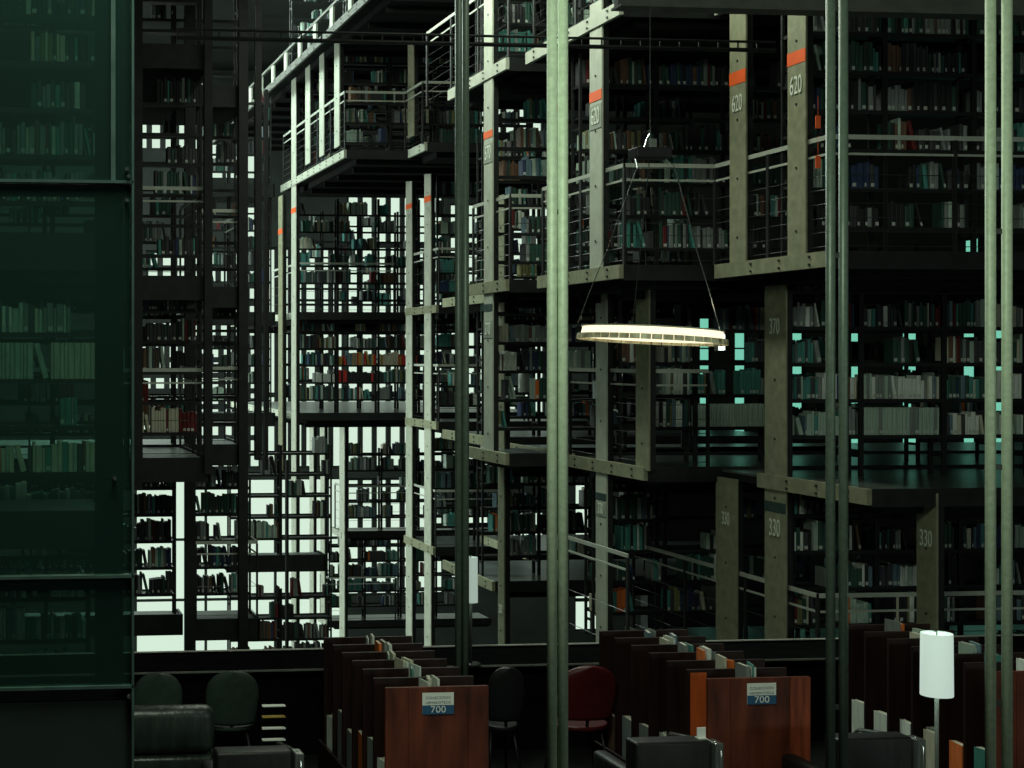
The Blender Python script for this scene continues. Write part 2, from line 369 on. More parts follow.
# ------------------------------------------------------------------ posts
def digits(txt, size, parent, X, Y, zc, m='digits'):
    cu = bpy.data.curves.new('number', 'FONT'); cu.body = txt; cu.size = size; cu.align_x = 'CENTER'; cu.align_y = 'CENTER'; cu.extrude = .002
    cu.materials.append(M[m])
    return lettering('number_lettering', cu, parent, (X, Y, zc), (pi/2, 0, -pi/2), (.72, 1.25, 1))
def post(pl, pr, y0, y1, X, label, m='pale', band=None, bandm='orange', num=None, plate=None, th=.05, dotted=True, group=None):
    Yf = onX(pl, X); Yn = onX(pr, X); Y = (Yf + Yn)/2; w = abs(Yf - Yn)
    d = Y * CT + X * ST
    zt = EYE - (y0 - CY)*d/F; zb = EYE - (y1 - CY)*d/F; zb = max(zb, BOT)
    zz = lambda py: EYE - (py - CY)*d/F - zb
    r = empty('steel_post', (X, Y, zb)); tag(r, label, 'post', group)
    b = MB(); H = zt - zb
    b.box((-.015, -w/2, 0), (.004, w/2, H)); b.box((.004, -w*.42, .0), (th*1.6, w*.42, H), 2)
    k = 0
    while .3 + k*.62 < H: b.tube([(-.024, 0, .3 + k*.62), (-.014, 0, .3 + k*.62)], .013, 6, 1); k += 1
    b.build('post_body', [M[m], M['bolt'], M['steel']], r)
    if band:
        q = MB(); q.box((-.019, -w/2 - .002, zz(band[1])), (-.0145, w/2 + .002, zz(band[0]))); q.build('colour_band', M[bandm], r)
    if plate:
        q = MB(); q.box((-.02, -w/2 + .003, zz(plate[1])), (-.0145, w/2 - .003, zz(plate[0]))); q = q.build('number_plate', M['plate'], r)
    if num:
        txt, ya, yb = num; digits(txt, (abs(zz(ya) - zz(yb))) * 1.05, q if plate else r, -.023, 0, (zz(ya) + zz(yb))/2)
    return r
LV = 'slender white-painted upright '
post(292, 296.5, 64, 655, 6.75, 'tall white corner column running down past every floor', band=(208, 213))
post(306, 310.5, 52, 164, 6.75, LV + 'second along the sunlit upper gallery edge')
post(320, 324.5, 41, 156, 6.75, LV + 'third along the sunlit upper gallery edge')
post(335, 340, 29, 147, 6.75, LV + 'at the corner of the sunlit upper gallery')
post(408.5, 414.5, 18, 137, 7.95, 'grey-white upright behind the stepped handrail near the roof', m='olive')
post(406.5, 412.5, 166, 652, 8.72, 'slender pale post with orange band, further of the banded pair', band=(204, 209), num=('810', 211, 222))
post(425, 431.5, 158, 652, 8.72, 'slender pale post with orange band, nearer of the banded pair', band=(196, 202), num=('810', 206, 218))
post(310, 314, 422, 640, 8.72, 'thin white post of the low gallery, furthest of three')
post(321, 325, 422, 618, 8.72, 'thin white post of the low gallery, ending at its sloping beam')
post(340, 345, 422, 640, 8.72, 'thin white post of the low gallery, closest to the wooden rack')
post(485, 493.5, -20, 456, 6.75, 'tall pale post with orange band and grey plate beside dark double tube', band=(131, 138), plate=(144, 163), num=('570', 146, 161))
pz = [o for o in C.objects if o.name.startswith('steel_post') and o.get('label', '').startswith('tall pale post with orange')][0]
dz_ = pz.location.y*CT + pz.location.x*ST; hz = lambda py: EYE - (py - CY)*dz_/F - pz.location.z
wz = abs(onX(485, 6.75) - onX(493.5, 6.75))
q = MB(); q.box((-.019, -wz/2 - .002, hz(311)), (-.0145, wz/2 + .002, hz(304))); q.build('colour_band', M['darkband'], pz)['label'] = 'dark green lower band'
q = MB(); q.box((-.02, -wz/2 + .003, hz(338)), (-.0145, wz/2 - .003, hz(321))); q = q.build('number_plate', M['plate'], pz)
digits('370', .19, q, -.023, 0, (hz(321) + hz(338))/2)
post(279, 283, 196, 470, 6.2, 'thin grey post with small orange band just beyond the white corner column', m='olive', band=(229, 234))
post(499, 505, 195, 652, 7.2, 'brown-grey post just behind the tall plate post', m='olive', num=('330', 605, 614))
post(554.5, 558.5, -20, 268, 6.9, 'pale post hidden behind the bright double tube', band=(104, 113), num=('2', 122, 136))
post(591, 603, 2, 268, 6.9, 'broad pale post with tilted orange band and grey plate', band=(91, 101), plate=(105, 129), num=('620', 108, 126))
post(731, 747, 8, 266, 7.95, 'olive post numbered with an orange band, further from double tube', m='olive', band=(71, 84), num=('620', 95, 113))
post(789, 807, 10, 262, 7.95, 'brightest olive post with orange band, closer to dark double tube', m='olive', band=(51, 64), num=('620', 76, 96))
post(597, 607.5, 285, 652, 7.45, 'mid-grey post below the pendant lamp with a dark band', m='pale', band=(493, 500), bandm='darkband', plate=(502, 516), num=('330', 503, 515))
post(637, 650, 285, 470, 7.45, 'short grey post directly under the pendant lamp', m='olive')
post(717, 738, 478, 645, 8.3, 'dark olive post behind second wooden rack, faint digits', m='olive', num=('330', 512, 526))
post(766, 787, 283, 645, 8.3, 'wide dark olive post numbered twice above the second rack sign', m='olive', band=(502, 512), bandm='darkband', num=('330', 519, 538))
p_ = post(918, 938, 492, 645, 8.97, 'dark olive post above the third rack and floor lamp', m='olive', num=('330', 530, 548))
# second number on the wide post
Y_ = (onX(766, 8.3) + onX(787, 8.3))/2
r_ = [o for o in C.objects if o.name.startswith('steel_post') and abs(o.location.y - Y_) < .02 and abs(o.location.x - 8.3) < .01][0]
d_ = Y_*CT + 8.3*ST
digits('370', .19, r_, -.023, 0, EYE - (327 - CY)*d_/F - r_.location.z)
# tower posts (dark)
def dpost(x, y, z0, z1, w, lab):
    b = MB(); b.box((-w/2, -.05, 0), (w/2, -.03, z1-z0)); b.box((-.02, -.03, 0), (.02, .05, z1-z0)); b.box((-w/2, .05, 0), (w/2, .07, z1-z0))
    o = b.build('dark_post', M['steel'], None, loc=(x, y, z0)); tag(o, lab, 'post')
dp = [(208, 18.25, -20, 474, .1, 'black post at the outer corner of the nearer tower'), (190, 20.9, -20, 655, .15, 'thick black post rising behind the nearer tower'),
      (243, 21.0, -20, 655, .13, 'black post of the farther tower in front of the windows'), (258, 20.95, -20, 460, .09, 'slim black post at the farther tower corner'),
      (137, 18.3, -20, 490, .13, 'black post right beside the green glass edge'.replace('right ', 'close ')), (287, 24.4, 460, 655, .04, 'thin black rod left of white column'.replace('left of', 'beside')),
      (266, 24, 90, 470, .06, 'thin black post between tower and white column')]
for px, Y, a, b, w, lab in dp:
    X = onY(px, Y); d = Y*CT + X*ST
    dpost(X, Y, max(BOT, EYE - (b - CY)*d/F), EYE - (a - CY)*d/F, w, lab)

# ------------------------------------------------------------------ bookcases
def proto_case(h, nb, base, name='steel_bookcase', w=.92, dep=.26, pitch=.385):
    r = empty(name, (0, 0, 0))
    for x in (0, w):
        u = MB()
        for y in (0, dep - .03): u.box((x - .015, y, 0), (x + .015, y + .03, h))
        for k in range(int(h/.5)): u.box((x - .008, .03, .2 + k*.5), (x + .008, dep - .03, .23 + k*.5))
        u.build('side_upright', M['steel'], r)
    b = MB(); b.box((.016, .0, 0), (w - .016, dep, .018)); b.box((.016, -.004, -.022), (w - .016, 0, .018)); b.box((.016, dep - .004, .018), (w - .016, dep, .045))
    me = b.mesh('shelf_board', M['steel'])
    for k in range(nb):
        o = bpy.data.objects.new('shelf_board', me); C.objects.link(o); o.parent = r; o.location = (0, 0, base + k*pitch)
    return r
PROTO = {}
FIRST = {}
BOOKS = []   # (priority, x, y, z, w, h, dep, lean, colour, labelstr, visible)
CASES = []
def weighted(pal):
    return random.choices([p[0] for p in pal], [p[1] for p in pal])[0]
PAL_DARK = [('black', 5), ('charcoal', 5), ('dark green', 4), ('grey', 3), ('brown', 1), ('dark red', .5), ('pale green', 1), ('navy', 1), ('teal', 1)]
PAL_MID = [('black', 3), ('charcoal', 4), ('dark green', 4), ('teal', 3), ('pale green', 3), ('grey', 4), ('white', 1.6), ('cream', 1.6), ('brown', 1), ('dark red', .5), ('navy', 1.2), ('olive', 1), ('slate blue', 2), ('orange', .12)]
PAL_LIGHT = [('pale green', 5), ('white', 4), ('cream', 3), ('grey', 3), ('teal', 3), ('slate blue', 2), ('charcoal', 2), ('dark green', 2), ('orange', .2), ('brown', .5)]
SHELFW = ['lowest', 'second', 'third', 'fourth', 'fifth', 'topmost']
def case(x, y, z, kind, where, pal=PAL_MID, fill=.75, vis=False, over=None, face=1, wide=.92, tmin=.022, tmax=.055):
    """kind: 'a' six boards, 'b' five boards. face: rows of books on the -y side; where: words for the label"""
    h, nb, base = {'a': (2.6, 6, .30), 'b': (2.0, 5, .30), 'c': (2.0, 5, .42)}[kind]
    if kind == 'c': h = 2.0
    if kind not in PROTO: PROTO[kind] = proto_case(h, nb, base); r = PROTO[kind]; r.location = (x, y, z)
    else: r = copy_tree(PROTO[kind], (x, y, z))
    tag(r, 'black steel bookcase ' + where, 'bookcase', None)
    CASES.append(r)
    for k in range(nb):
        zb = z + base + k*.385 + .019
        o = (over or {}).get(k, {})
        f = o.get('fill', fill); pl = o.get('pal', pal)
        xx = x + .02; end = x + wide - .02
        hh = random.uniform(.2, .29); run = 0; cnt = 0; mode = random.random() < f; col = weighted(pl)
        left = random.randint(3, 12)
        while xx < end - .02:
            if left <= 0:
                mode = random.random() < f; left = random.randint(2, 14) if mode else random.randint(2, 7); hh = random.uniform(.19, .30); col = weighted(pl); series = random.random() < .45
                if o.get('series'): series = True
            w = random.uniform(tmin, tmax)
            if o.get('w'): w = o['w']
            if xx + w > end: break
            if o.get('fill', 0) >= 1: mode = True
            if mode:
                c = col if (left % 1 == 0 and 'series' in dir() and False) else (col if o.get('series') or random.random() < .5 else weighted(pl))
                H = min(.335, max(.17, hh + random.uniform(-.03, .03) * (0 if o.get('series') else 1)))
                if o.get('h'): H = o['h']
                lean = 0
                if left == 1 and random.random() < .5 and xx + w + .1 < end: lean = random.uniform(.1, .28)
                dep = random.uniform(.15, .2)
                cnt += 1
                BOOKS.append([vis, xx, y + .012, zb, w - .003, H, dep, lean, c, (where, SHELFW[k] if k < 5 or nb == 6 else 'topmost', cnt)])
                xx += w + (H*sin(lean) + .01 if lean else 0)
            else: xx += w
            left -= 1

# D block: faces that show most
def row_of_cases(xs, y, z, kind, words, **kw):
    over = kw.pop('overs', None)
    for i, x in enumerate(xs):
        case(x, y, z, kind, '%s, %s bay along' % (words, ORD[i]), over=(over or {}).get(i), **kw)
dx = [8.0, 8.94, 9.88, 10.82]
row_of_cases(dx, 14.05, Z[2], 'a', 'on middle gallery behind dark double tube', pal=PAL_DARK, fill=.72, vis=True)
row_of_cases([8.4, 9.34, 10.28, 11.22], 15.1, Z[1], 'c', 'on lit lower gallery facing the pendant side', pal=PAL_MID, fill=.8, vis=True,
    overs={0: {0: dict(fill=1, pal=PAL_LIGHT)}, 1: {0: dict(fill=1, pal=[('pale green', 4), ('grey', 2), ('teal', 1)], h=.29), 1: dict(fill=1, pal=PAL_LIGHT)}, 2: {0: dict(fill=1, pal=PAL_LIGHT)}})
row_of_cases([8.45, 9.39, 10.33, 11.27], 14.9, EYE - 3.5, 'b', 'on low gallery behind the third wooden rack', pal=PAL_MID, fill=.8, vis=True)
# C/D gap
cx = [7.02, 7.96, 8.9]
row_of_cases(cx, 17.0, Z[2], 'a', 'behind the pendant lamp canopy', pal=PAL_DARK, fill=.75, vis=True,
    overs={0: {3: dict(fill=.9, pal=[('olive', 2), ('brown', 2), ('charcoal', 3), ('pale green', 3)]), 4: dict(fill=.1)}, 1: {4: dict(fill=.1)}})
row_of_cases([7.55, 8.49, 9.43, 10.37, 11.3], 17.1, Z[1], 'c', 'level with the pendant lamp', pal=PAL_MID, fill=.65, vis=True,
    overs={1: {0: dict(fill=1, series=1, pal=[('pale green', 1)], h=.27), 1: dict(fill=.9, pal=[('olive', 1), ('grey', 2), ('teal', 2)])}, 2: {1: dict(fill=.8, pal=[('teal', 1)]), 2: dict(fill=.9, pal=[('pale green', 1), ('teal', 1)])}})
row_of_cases([7.6, 8.54, 9.48, 10.42], 18.0, EYE - 3.5, 'b', 'low behind the second wooden rack', pal=PAL_MID, fill=.5, vis=False)
row_of_cases([7.0, 7.94, 8.88, 9.82], 16.9, Z[3], 'a', 'on the upper gallery over the canopy', pal=PAL_DARK, fill=.6)
row_of_cases([8.05, 8.99, 9.93], 14.2, Z[3], 'a', 'on the upper gallery over the olive posts', pal=PAL_DARK, fill=.6)
deck(1, 7.6, 18.65, 16, 21, 'continuing behind the lit shelves', side='olive')
# B block
row_of_cases([6.85, 7.79, 8.73], 19.6, Z[2], 'a', 'on middle gallery beside the tall plate post', pal=PAL_MID, fill=.5)
row_of_cases([6.85, 7.79, 8.73], 19.6, Z[1], 'b', 'on lower gallery beside the tall plate post', pal=PAL_MID, fill=.5)
row_of_cases([6.85, 7.79, 8.73], 19.7, Z[3], 'a', 'on upper gallery beside the tall plate post', pal=PAL_DARK, fill=.5)
row_of_cases([7.4, 8.34, 9.28], 21.6, Z[3], 'a', 'deep on upper gallery beside the plate post', pal=PAL_DARK, fill=.5)
# between B and A
deck(2, 7.9, 22.5, 13, 25, 'between plate post and banded pair', side='olive')
deck(1, 7.9, 22.5, 13, 25, 'lower, between plate post and banded pair', side='olive')
row_of_cases([8.0, 8.94, 9.88], 23.3, Z[2], 'a', 'on middle gallery between plate post and banded pair', pal=PAL_MID, fill=.5)
row_of_cases([8.0, 8.94, 9.88], 23.3, Z[1], 'b', 'on lower gallery between plate post and banded pair', pal=PAL_MID, fill=.5)
deck(0, 7.9, 22.5, 13, 25, 'low, between plate post and banded pair', side='olive', z=EYE - 3.5)
row_of_cases([8.0, 8.94, 9.88], 23.3, EYE - 3.5, 'b', 'low behind the small far lamp', pal=PAL_MID, fill=.5)
# A blocks (central)
for y, nm in ((33.2, 'front'), (36.0, 'rear')):
    xs = [7.1 + .94*i + (0 if y < 34 else .3) for i in range(4)]
    row_of_cases(xs, y, Z[2], 'a', 'of the central middle floor, %s row' % nm, pal=PAL_MID, fill=.36 if y < 34 else .12)
    row_of_cases(xs, y, Z[1], 'b', 'of the central lower floor, %s row' % nm, pal=PAL_MID, fill=.75 if y < 34 else .3,
        overs={1: {1: dict(fill=.9, pal=[('black', 6), ('red', 1.2)]), 2: dict(fill=.9, pal=[('red', 1), ('slate blue', 1), ('mustard', 1), ('grey', 1)])}, 2: {2: dict(fill=.9, pal=[('red', 1), ('cream', 1), ('mustard', 1)])}} if y < 34 else None)
for y, nm in ((28.3, 'front'), (31.6, 'rear')):
    xs = [6.95 + .94*i for i in range(4)]
    row_of_cases(xs, y, Z[3], 'b', 'of the sunlit upper gallery, %s row' % nm, pal=PAL_MID, fill=.55)
for y, nm in ((28.0, 'front'), (33.0, 'rear')):
    xs = [6.95 + .94*i for i in range(4)]
    row_of_cases(xs, y, Z[4], 'b', 'of the topmost gallery, %s row' % nm, pal=PAL_DARK, fill=.5)
for zz, nm, yy_ in ((EYE - 4.25, 'low floor', 36.1), (EYE - 6.7, 'lowest floor', 37.7)):
    for y, rn in ((yy_, 'front'),):
        row_of_cases([8.9 + .94*i for i in range(4)], y, zz, 'b', 'of the central %s, %s row' % (nm, rn), pal=PAL_MID, fill=.6)
row_of_cases([9.0, 9.94], 28.9, Z[1], 'b', 'behind the two banded slender posts', pal=PAL_MID, fill=.5)
row_of_cases([9.0, 9.94], 28.9, Z[2], 'a', 'upper, behind the two banded slender posts', pal=PAL_MID, fill=.5)
row_of_cases([9.0, 9.94], 29.2, EYE - 3.7, 'b', 'low, behind the two banded slender posts', pal=PAL_MID, fill=.5)
# towers
tx1 = [1.86 - .94*i for i in range(5)]
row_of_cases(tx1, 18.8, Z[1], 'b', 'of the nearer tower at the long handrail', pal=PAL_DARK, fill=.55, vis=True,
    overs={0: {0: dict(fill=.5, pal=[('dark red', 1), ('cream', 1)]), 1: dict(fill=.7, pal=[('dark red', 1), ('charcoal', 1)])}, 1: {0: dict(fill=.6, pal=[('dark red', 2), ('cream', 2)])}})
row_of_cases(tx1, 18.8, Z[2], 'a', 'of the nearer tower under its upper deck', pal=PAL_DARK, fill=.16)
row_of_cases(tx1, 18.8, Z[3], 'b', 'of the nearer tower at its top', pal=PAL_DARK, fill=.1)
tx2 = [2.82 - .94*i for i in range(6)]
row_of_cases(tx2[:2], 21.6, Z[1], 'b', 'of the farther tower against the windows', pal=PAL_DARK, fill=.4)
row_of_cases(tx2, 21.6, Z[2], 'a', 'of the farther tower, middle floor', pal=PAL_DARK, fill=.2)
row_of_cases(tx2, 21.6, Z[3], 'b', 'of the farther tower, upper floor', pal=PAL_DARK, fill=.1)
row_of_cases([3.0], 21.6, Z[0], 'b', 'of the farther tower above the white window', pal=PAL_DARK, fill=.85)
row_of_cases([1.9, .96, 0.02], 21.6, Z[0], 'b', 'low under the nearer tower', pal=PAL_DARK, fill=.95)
tdeck(0, -2.5, 2.9, 21.5, 22.0, 'low narrow one under the nearer tower')
# lit stair-like shelf stack between tower and white column
for i, (zz, nm) in enumerate(((EYE - 3.6, 'upper'), (EYE - 6.2, 'lower'))):
    tdeck(1, 4.4, 6.2, 26.6, 27.2, nm + ' one before the large white window', zz)
    row_of_cases([4.5, 5.44], 26.8, zz, 'b', 'before the large white window, %s tier' % nm, pal=PAL_DARK, fill=.33)
row_of_cases([4.6, 5.54], 33.0, Z[1], 'b', 'between tower and white column', pal=PAL_DARK, fill=.35)
tdeck(1, 4.4, 6.5, 32.8, 34.5, 'between tower and white column')
tdeck(2, 4.4, 6.5, 32.8, 34.5, 'higher, between tower and white column')
row_of_cases([4.6, 5.54], 33.0, Z[2], 'a', 'higher between tower and white column', pal=PAL_DARK, fill=.3)
tdeck(3, 4.4, 6.5, 32.8, 34.5, 'highest, between tower and white column')
row_of_cases([4.6, 5.54], 33.0, Z[3], 'b', 'highest between tower and white column', pal=PAL_DARK, fill=.25)
# behind the green glass
for lv, zz, kd, nm in ((3, Z[3], 'b', 'upper'), (2, Z[2], 'a', 'middle'), (1, Z[1], 'b', 'lower'), (0, EYE - 3.3, 'b', 'low')):
    z = zz
    tdeck(lv, -2.5, 1.02, 12.05 if lv else 13.5, 13.4 if lv else 15, nm + ' one behind the green glass', z)
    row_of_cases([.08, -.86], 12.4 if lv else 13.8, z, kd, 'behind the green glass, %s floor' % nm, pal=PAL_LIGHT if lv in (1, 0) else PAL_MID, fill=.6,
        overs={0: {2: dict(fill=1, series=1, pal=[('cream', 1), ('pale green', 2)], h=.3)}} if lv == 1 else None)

# ------------------------------------------------------------------ books
def book_mesh_into(mb, x, y, z, w, H, dep, lean, ci, li):
    prof = [(0, .006), (w*.2, 0), (w*.8, 0), (w, .006), (w, dep), (0, dep)]
    def T(px, py, pz):
        if lean: px, pz = px*cos(lean) - pz*sin(lean) + H*sin(lean), px*sin(lean) + pz*cos(lean)
        return (x + px, y + py, z + pz)
    vs = [T(a, b, 0) for a, b in prof] + [T(a, b, H) for a, b in prof]
    mb.add(vs, [(0,1,2,3,4,5)[::-1], (6,7,8,9,10,11), (0,1,7,6), (1,2,8,7), (2,3,9,8), (3,4,10,9), (4,5,11,10), (5,0,6,11)], ci)
    if li is not None:
        mb.add([T(w*.12, -.0015, .015), T(w*.88, -.0015, .015), T(w*.88, -.0015, .05), T(w*.12, -.0015, .05)], [(0, 1, 2, 3)], li)
NB = len(BN)
def score(b):
    d = b[2]*CT + b[1]*ST; px = CX + F*((b[1]*CT - b[2]*ST)/d); py = CY - F*(b[3] + .12 - EYE)/d
    if not b[0] or px < 136 or px > 1020 or py < 0 or py > 640: return -1
    for a0, a1 in ((455, 469), (546, 568), (788, 808), (824, 849), (984, 1012), (730, 748), (765, 788), (590, 608), (917, 939), (637, 651)):
        if a0 - 1 < px < a1 + 1: return -1
    if 570 < px < 726 and 322 < py < 350: return -1
    if py > 610 and px > 590: return -1
    return b[4]*b[5]/(d*d) * (1.0 if py > 285 else .5) * (1.6 if b[8] in ('white', 'pale green', 'cream', 'teal', 'orange', 'red', 'grey') else 1)
order = sorted(range(len(BOOKS)), key=lambda i: -score(BOOKS[i]))
# only one slab-front per direction: books on shelves hidden behind a nearer gallery are not chosen
def hidden(b):
    d = b[2]*CT + b[1]*ST; px = CX + F*((b[1]*CT - b[2]*ST)/d); py = CY - F*(b[3] + .12 - EYE)/d
    if b[2] > 16.5 and px > 835: return True       # behind the nearer bays
    if b[2] > 16.5 and py > 465: return True
    return False
chosen = [i for i in order if score(BOOKS[i]) > 0 and not hidden(BOOKS[i])][:292]
cs = set(chosen)
THICK = lambda w: 'thin' if w < .03 else ('slim' if w < .04 else 'thick')
rest = MB()
lc = {}
for i, b in enumerate(BOOKS):
    v, x, y, z, w, H, dep, lean, c, (where, sh, cnt) = b
    if i not in cs:
        book_mesh_into(rest, x, y, z, w, H, dep, lean, BIX[c], NB if (i % 5 in (0, 2)) and y < 26 else None)
rest_o = rest.build('shelved_books', BM_ + [LABELM])
tag(rest_o, 'remaining dark and pale books filling the shelves of every gallery and tower', 'books', None, 'stuff')
for i in chosen:
    v, x, y, z, w, H, dep, lean, c, (where, sh, cnt) = BOOKS[i]
    mb = MB(); book_mesh_into(mb, 0, 0, 0, w, H, dep, lean, 0, 1 if i % 5 < 3 else None)
    # page block seen at the top edge
    if not lean: mb.box((w*.12, .012, H - .001), (w*.88, dep - .004, H + .0015), 2)
    o = mb.build('book', [BM_[BIX[c]], LABELM, PAGES], None, loc=(x, y, z))
    wh = where.replace(' along', '').replace('on middle gallery behind dark double tube', 'upper double-tube gallery').replace('on lit lower gallery facing the pendant side', 'lit lower gallery') \
        .replace('on low gallery behind the third wooden rack', 'low gallery').replace('behind the pendant lamp canopy', 'canopy gallery').replace('level with the pendant lamp', 'pendant level gallery') \
        .replace('of the nearer tower at the long handrail', 'nearer tower')
    gal, bay = wh.rsplit(', ', 1)
    tag(o, '%s %s book, %s on %s shelf, %s, %s' % ('leaning' if lean else THICK(w), c, ORD[min(cnt - 1, 29)], sh, bay, gal), 'book', 'books on the ' + gal + ' shelves')
# bookends / boxes are left out of shelves

# ------------------------------------------------------------------ foreground double tubes
def tubes(pa, pb, wpx_, top, bot, d, label, m='tube', gap=True):
    A = P(pa + wpx_/2, bot, d); B = P(pb - wpx_/2, bot, d)
    zt = P(pa, top, d).z
    r = empty('double_tube_column', ((A.x+B.x)/2, (A.y+B.y)/2, max(0, A.z))); tag(r, label, 'column')
    H = zt - r.location.z; rad = wpx_*d/F/2
    for q in (A, B):
        t = MB(); o = (q.x - r.location.x, q.y - r.location.y, 0); t.tube([o, (o[0], o[1], H)], rad, 16); t.build('steel_tube', M[m], r, True)
    s = MB()
    for k in range(int(H/1.4)):
        zz = .5 + k*1.4; s.box((A.x - r.location.x, A.y - r.location.y - .008, zz), (B.x - r.location.x, B.y - r.location.y + .008, zz + .03))
    s.build('spacer_plate', M['bolt'], r)
M['tubedark'] = mat('dark_green_tube_paint', (.13, .18, .14), .4, .2, .15, 30, spec=.4)
tubes(547, 568, 10, -30, 790, 8.6, 'bright green double tube column crossing the middle of the reading area', 'tube')
tubes(985.5, 1012, 10, -30, 790, 8.9, 'pale green double tube column beside the third wooden rack', 'tube')
tubes(826, 848, 9, -30, 790, 9.3, 'dark double tube column between the second and third racks', 'tubedark')
tubes(455, 469, 7, -30, 760, 12.35, 'dark narrow double tube column rising behind the first rack', 'tubedark')

# overhead beam and cable tray
b = MB(); p0 = P(616, 6, 12.5); p1 = P(1110, 6, 12.5)
b.box((p0.x, p0.y - .04, p0.z), (p1.x + 2, p0.y + .04, p0.z + .5)); b.box((p0.x, p0.y - .1, p0.z - .02), (p1.x + 2, p0.y + .1, p0.z))
struct(b.build('beam_overhead', M['roofsteel']), 'dull green overhead beam above the olive posts')
q0 = P(180, 24, 12.9); q1 = P(822, 28, 12.9)
r = empty('cable_tray', (q0.x, 13.0, q0.z)); tag(r, 'thin black cable tray crossing in front of the posts near the roof', 'cable tray')
for k in range(2):
    t = MB(); t.tube([(0, 0, -.075*k), (q1.x - q0.x, 0, -.075*k)], .012 if k == 0 else .02, 6); t.build('tray_rail', M['steel'], r)
t = MB()
for k in range(30): t.box((k*(q1.x-q0.x)/30, -.006, -.07), (k*(q1.x-q0.x)/30 + .012, .006, -.005))
t.build('tray_grid', M['steel'], r)

# ------------------------------------------------------------------ pendant lamp
a = P(580, 334, 11.3); b2 = P(723, 341, 11.3); cc = (a + b2)/2; R = (b2 - a).length/2
r = empty('pendant_lamp', cc); tag(r, 'glowing louvred ring pendant lamp hanging on three thin wires', 'pendant lamp')
tilt = -atan2(b2.z - a.z, (b2 - a).length)
rot = Matrix.Rotation(radians(3.4), 4, 'Y') @ Matrix.Rotation(radians(-.3), 4, 'X')
def ringband(r0, z0, r1, z1, n=60, th=.004, mi=0, mb=None, gaps=False):
    mb = mb or MB()
    for k in range(n):
        a0 = 2*pi*k/n; a1 = 2*pi*(k + (.93 if gaps else 1))/n
        q = []
        for rr in (0, th):
            for (R_, zz) in ((r0 - rr, z0), (r1 - rr, z1)):
                q += [rot @ Vector(((R_)*cos(a_), (R_)*sin(a_), zz)) for a_ in (a0, a1)]
        mb.add(q, [(0,1,3,2), (5,4,6,7), (0,2,6,4), (1,5,7,3), (2,3,7,6), (0,4,5,1)], mi)
    return mb
ringband(R*.955, -.012, R*.93, .06).build('light_tube', M['lampcore'], r, True)
ringband(R*1.01, -.034, R*1.0, .006, 44, .005, gaps=True).build('louvre_skirt', M['louvre'], r)
ringband(R*.95, .062, R*.95, .07, 72, .05).build('top_ring', M['rail'], r)
mb = MB(); e = rot @ Vector((R, 0, 0)); mb.box((e.x - .03, e.y - .03, -.1), (e.x + .03, e.y + .03, .03)); mb.box((e.x - .045, e.y - .02, -.06), (e.x, e.y + .02, .0)); mb.build('end_bracket', M['chrome'], r, bevel=.004)
can = P(650, 155, 11.3)
cn = empty('lamp_canopy', can); tag(cn, 'dark canopy box holding the pendant lamp wires before the shelves', 'lamp canopy')
mb = MB(); mb.box((-.14, -.08, -.03), (.14, .08, .05)); mb.build('canopy_box', M['blackpl'], cn, bevel=.008)
mb = MB(); mb.box((-.02, -.03, .05), (.04, .03, .12)); mb.tube([(-.05, 0, .05), (-.03, 0, .11), (0, 0, .16)], .006, 6); mb.build('wire_clamp', M['chrome'], cn)
mb = MB(); mb.tube([(0, 0, .1), (0, 0, TOP - can.z)], .003, 5); mb.build('supply_wire', M['chrome'], cn)
for (px, py, ang) in ((637, 168, pi*.9), (643, 190, pi*.45), (675, 168, 0)):
    top = P(px, py, 11.3) - cc if px != 643 else can - cc; e = rot @ Vector((R*cos(ang), R*sin(ang), .08))
    mb = MB(); m_ = (top + e)*.5 + Vector((0, 0, -.03)); mb.tube([top, top.lerp(e, .3) + Vector((0, 0, -.01)), m_, top.lerp(e, .75), e], .0032 if ang else .005, 5); mb.build('suspension_wire', M['chrome'] if not ang else M['bolt'], r)
mb = MB(); h0 = P(637, 168, 11.3) - can; h1 = P(675, 168, 11.3) - can
mb.tube([h0, h1], .006, 6); mb.tube([h0, (-.12, 0, -.02)], .005, 5); mb.tube([h1, (.12, 0, -.02)], .005, 5); mb.build('spreader_bar', M['chrome'], cn)

# ------------------------------------------------------------------ desk, chairs
dk = empty('reading_desk', (4.5, 12.9, 0)); tag(dk, 'long low black reading desk with pale back edge along the atrium', 'desk')
mb = MB(); mb.box((-5.6, -.38, .72), (6.4, .36, .75)); mb.build('desk_top', M['desk'], dk, bevel=.004)
mb = MB(); mb.box((-5.6, -.392, .738), (6.4, -.381, .753)); mb.build('front_edge', M['edgelight'], dk)  # pale strip stands in for the highlight along the near edge
mb = MB(); mb.box((-5.6, .36, .0), (6.4, .385, .765)); mb.build('back_panel', M['desk'], dk)
mb = MB(); mb.box((-5.6, .372, .766), (6.4, .39, .776)); mb.build('edge_strip', M['edge'], dk)
mb = MB(); mb.box((-5.6, -.3, 0), (6.4, -.28, .72)); mb.build('modesty_panel', M['desk'], dk)
for x in (-5.4, -2.6, .2, 3.1, 6.3):
    mb = MB(); mb.box((x - .03, -.27, 0), (x + .03, .35, .72)); mb.build('leg', M['desk'], dk)

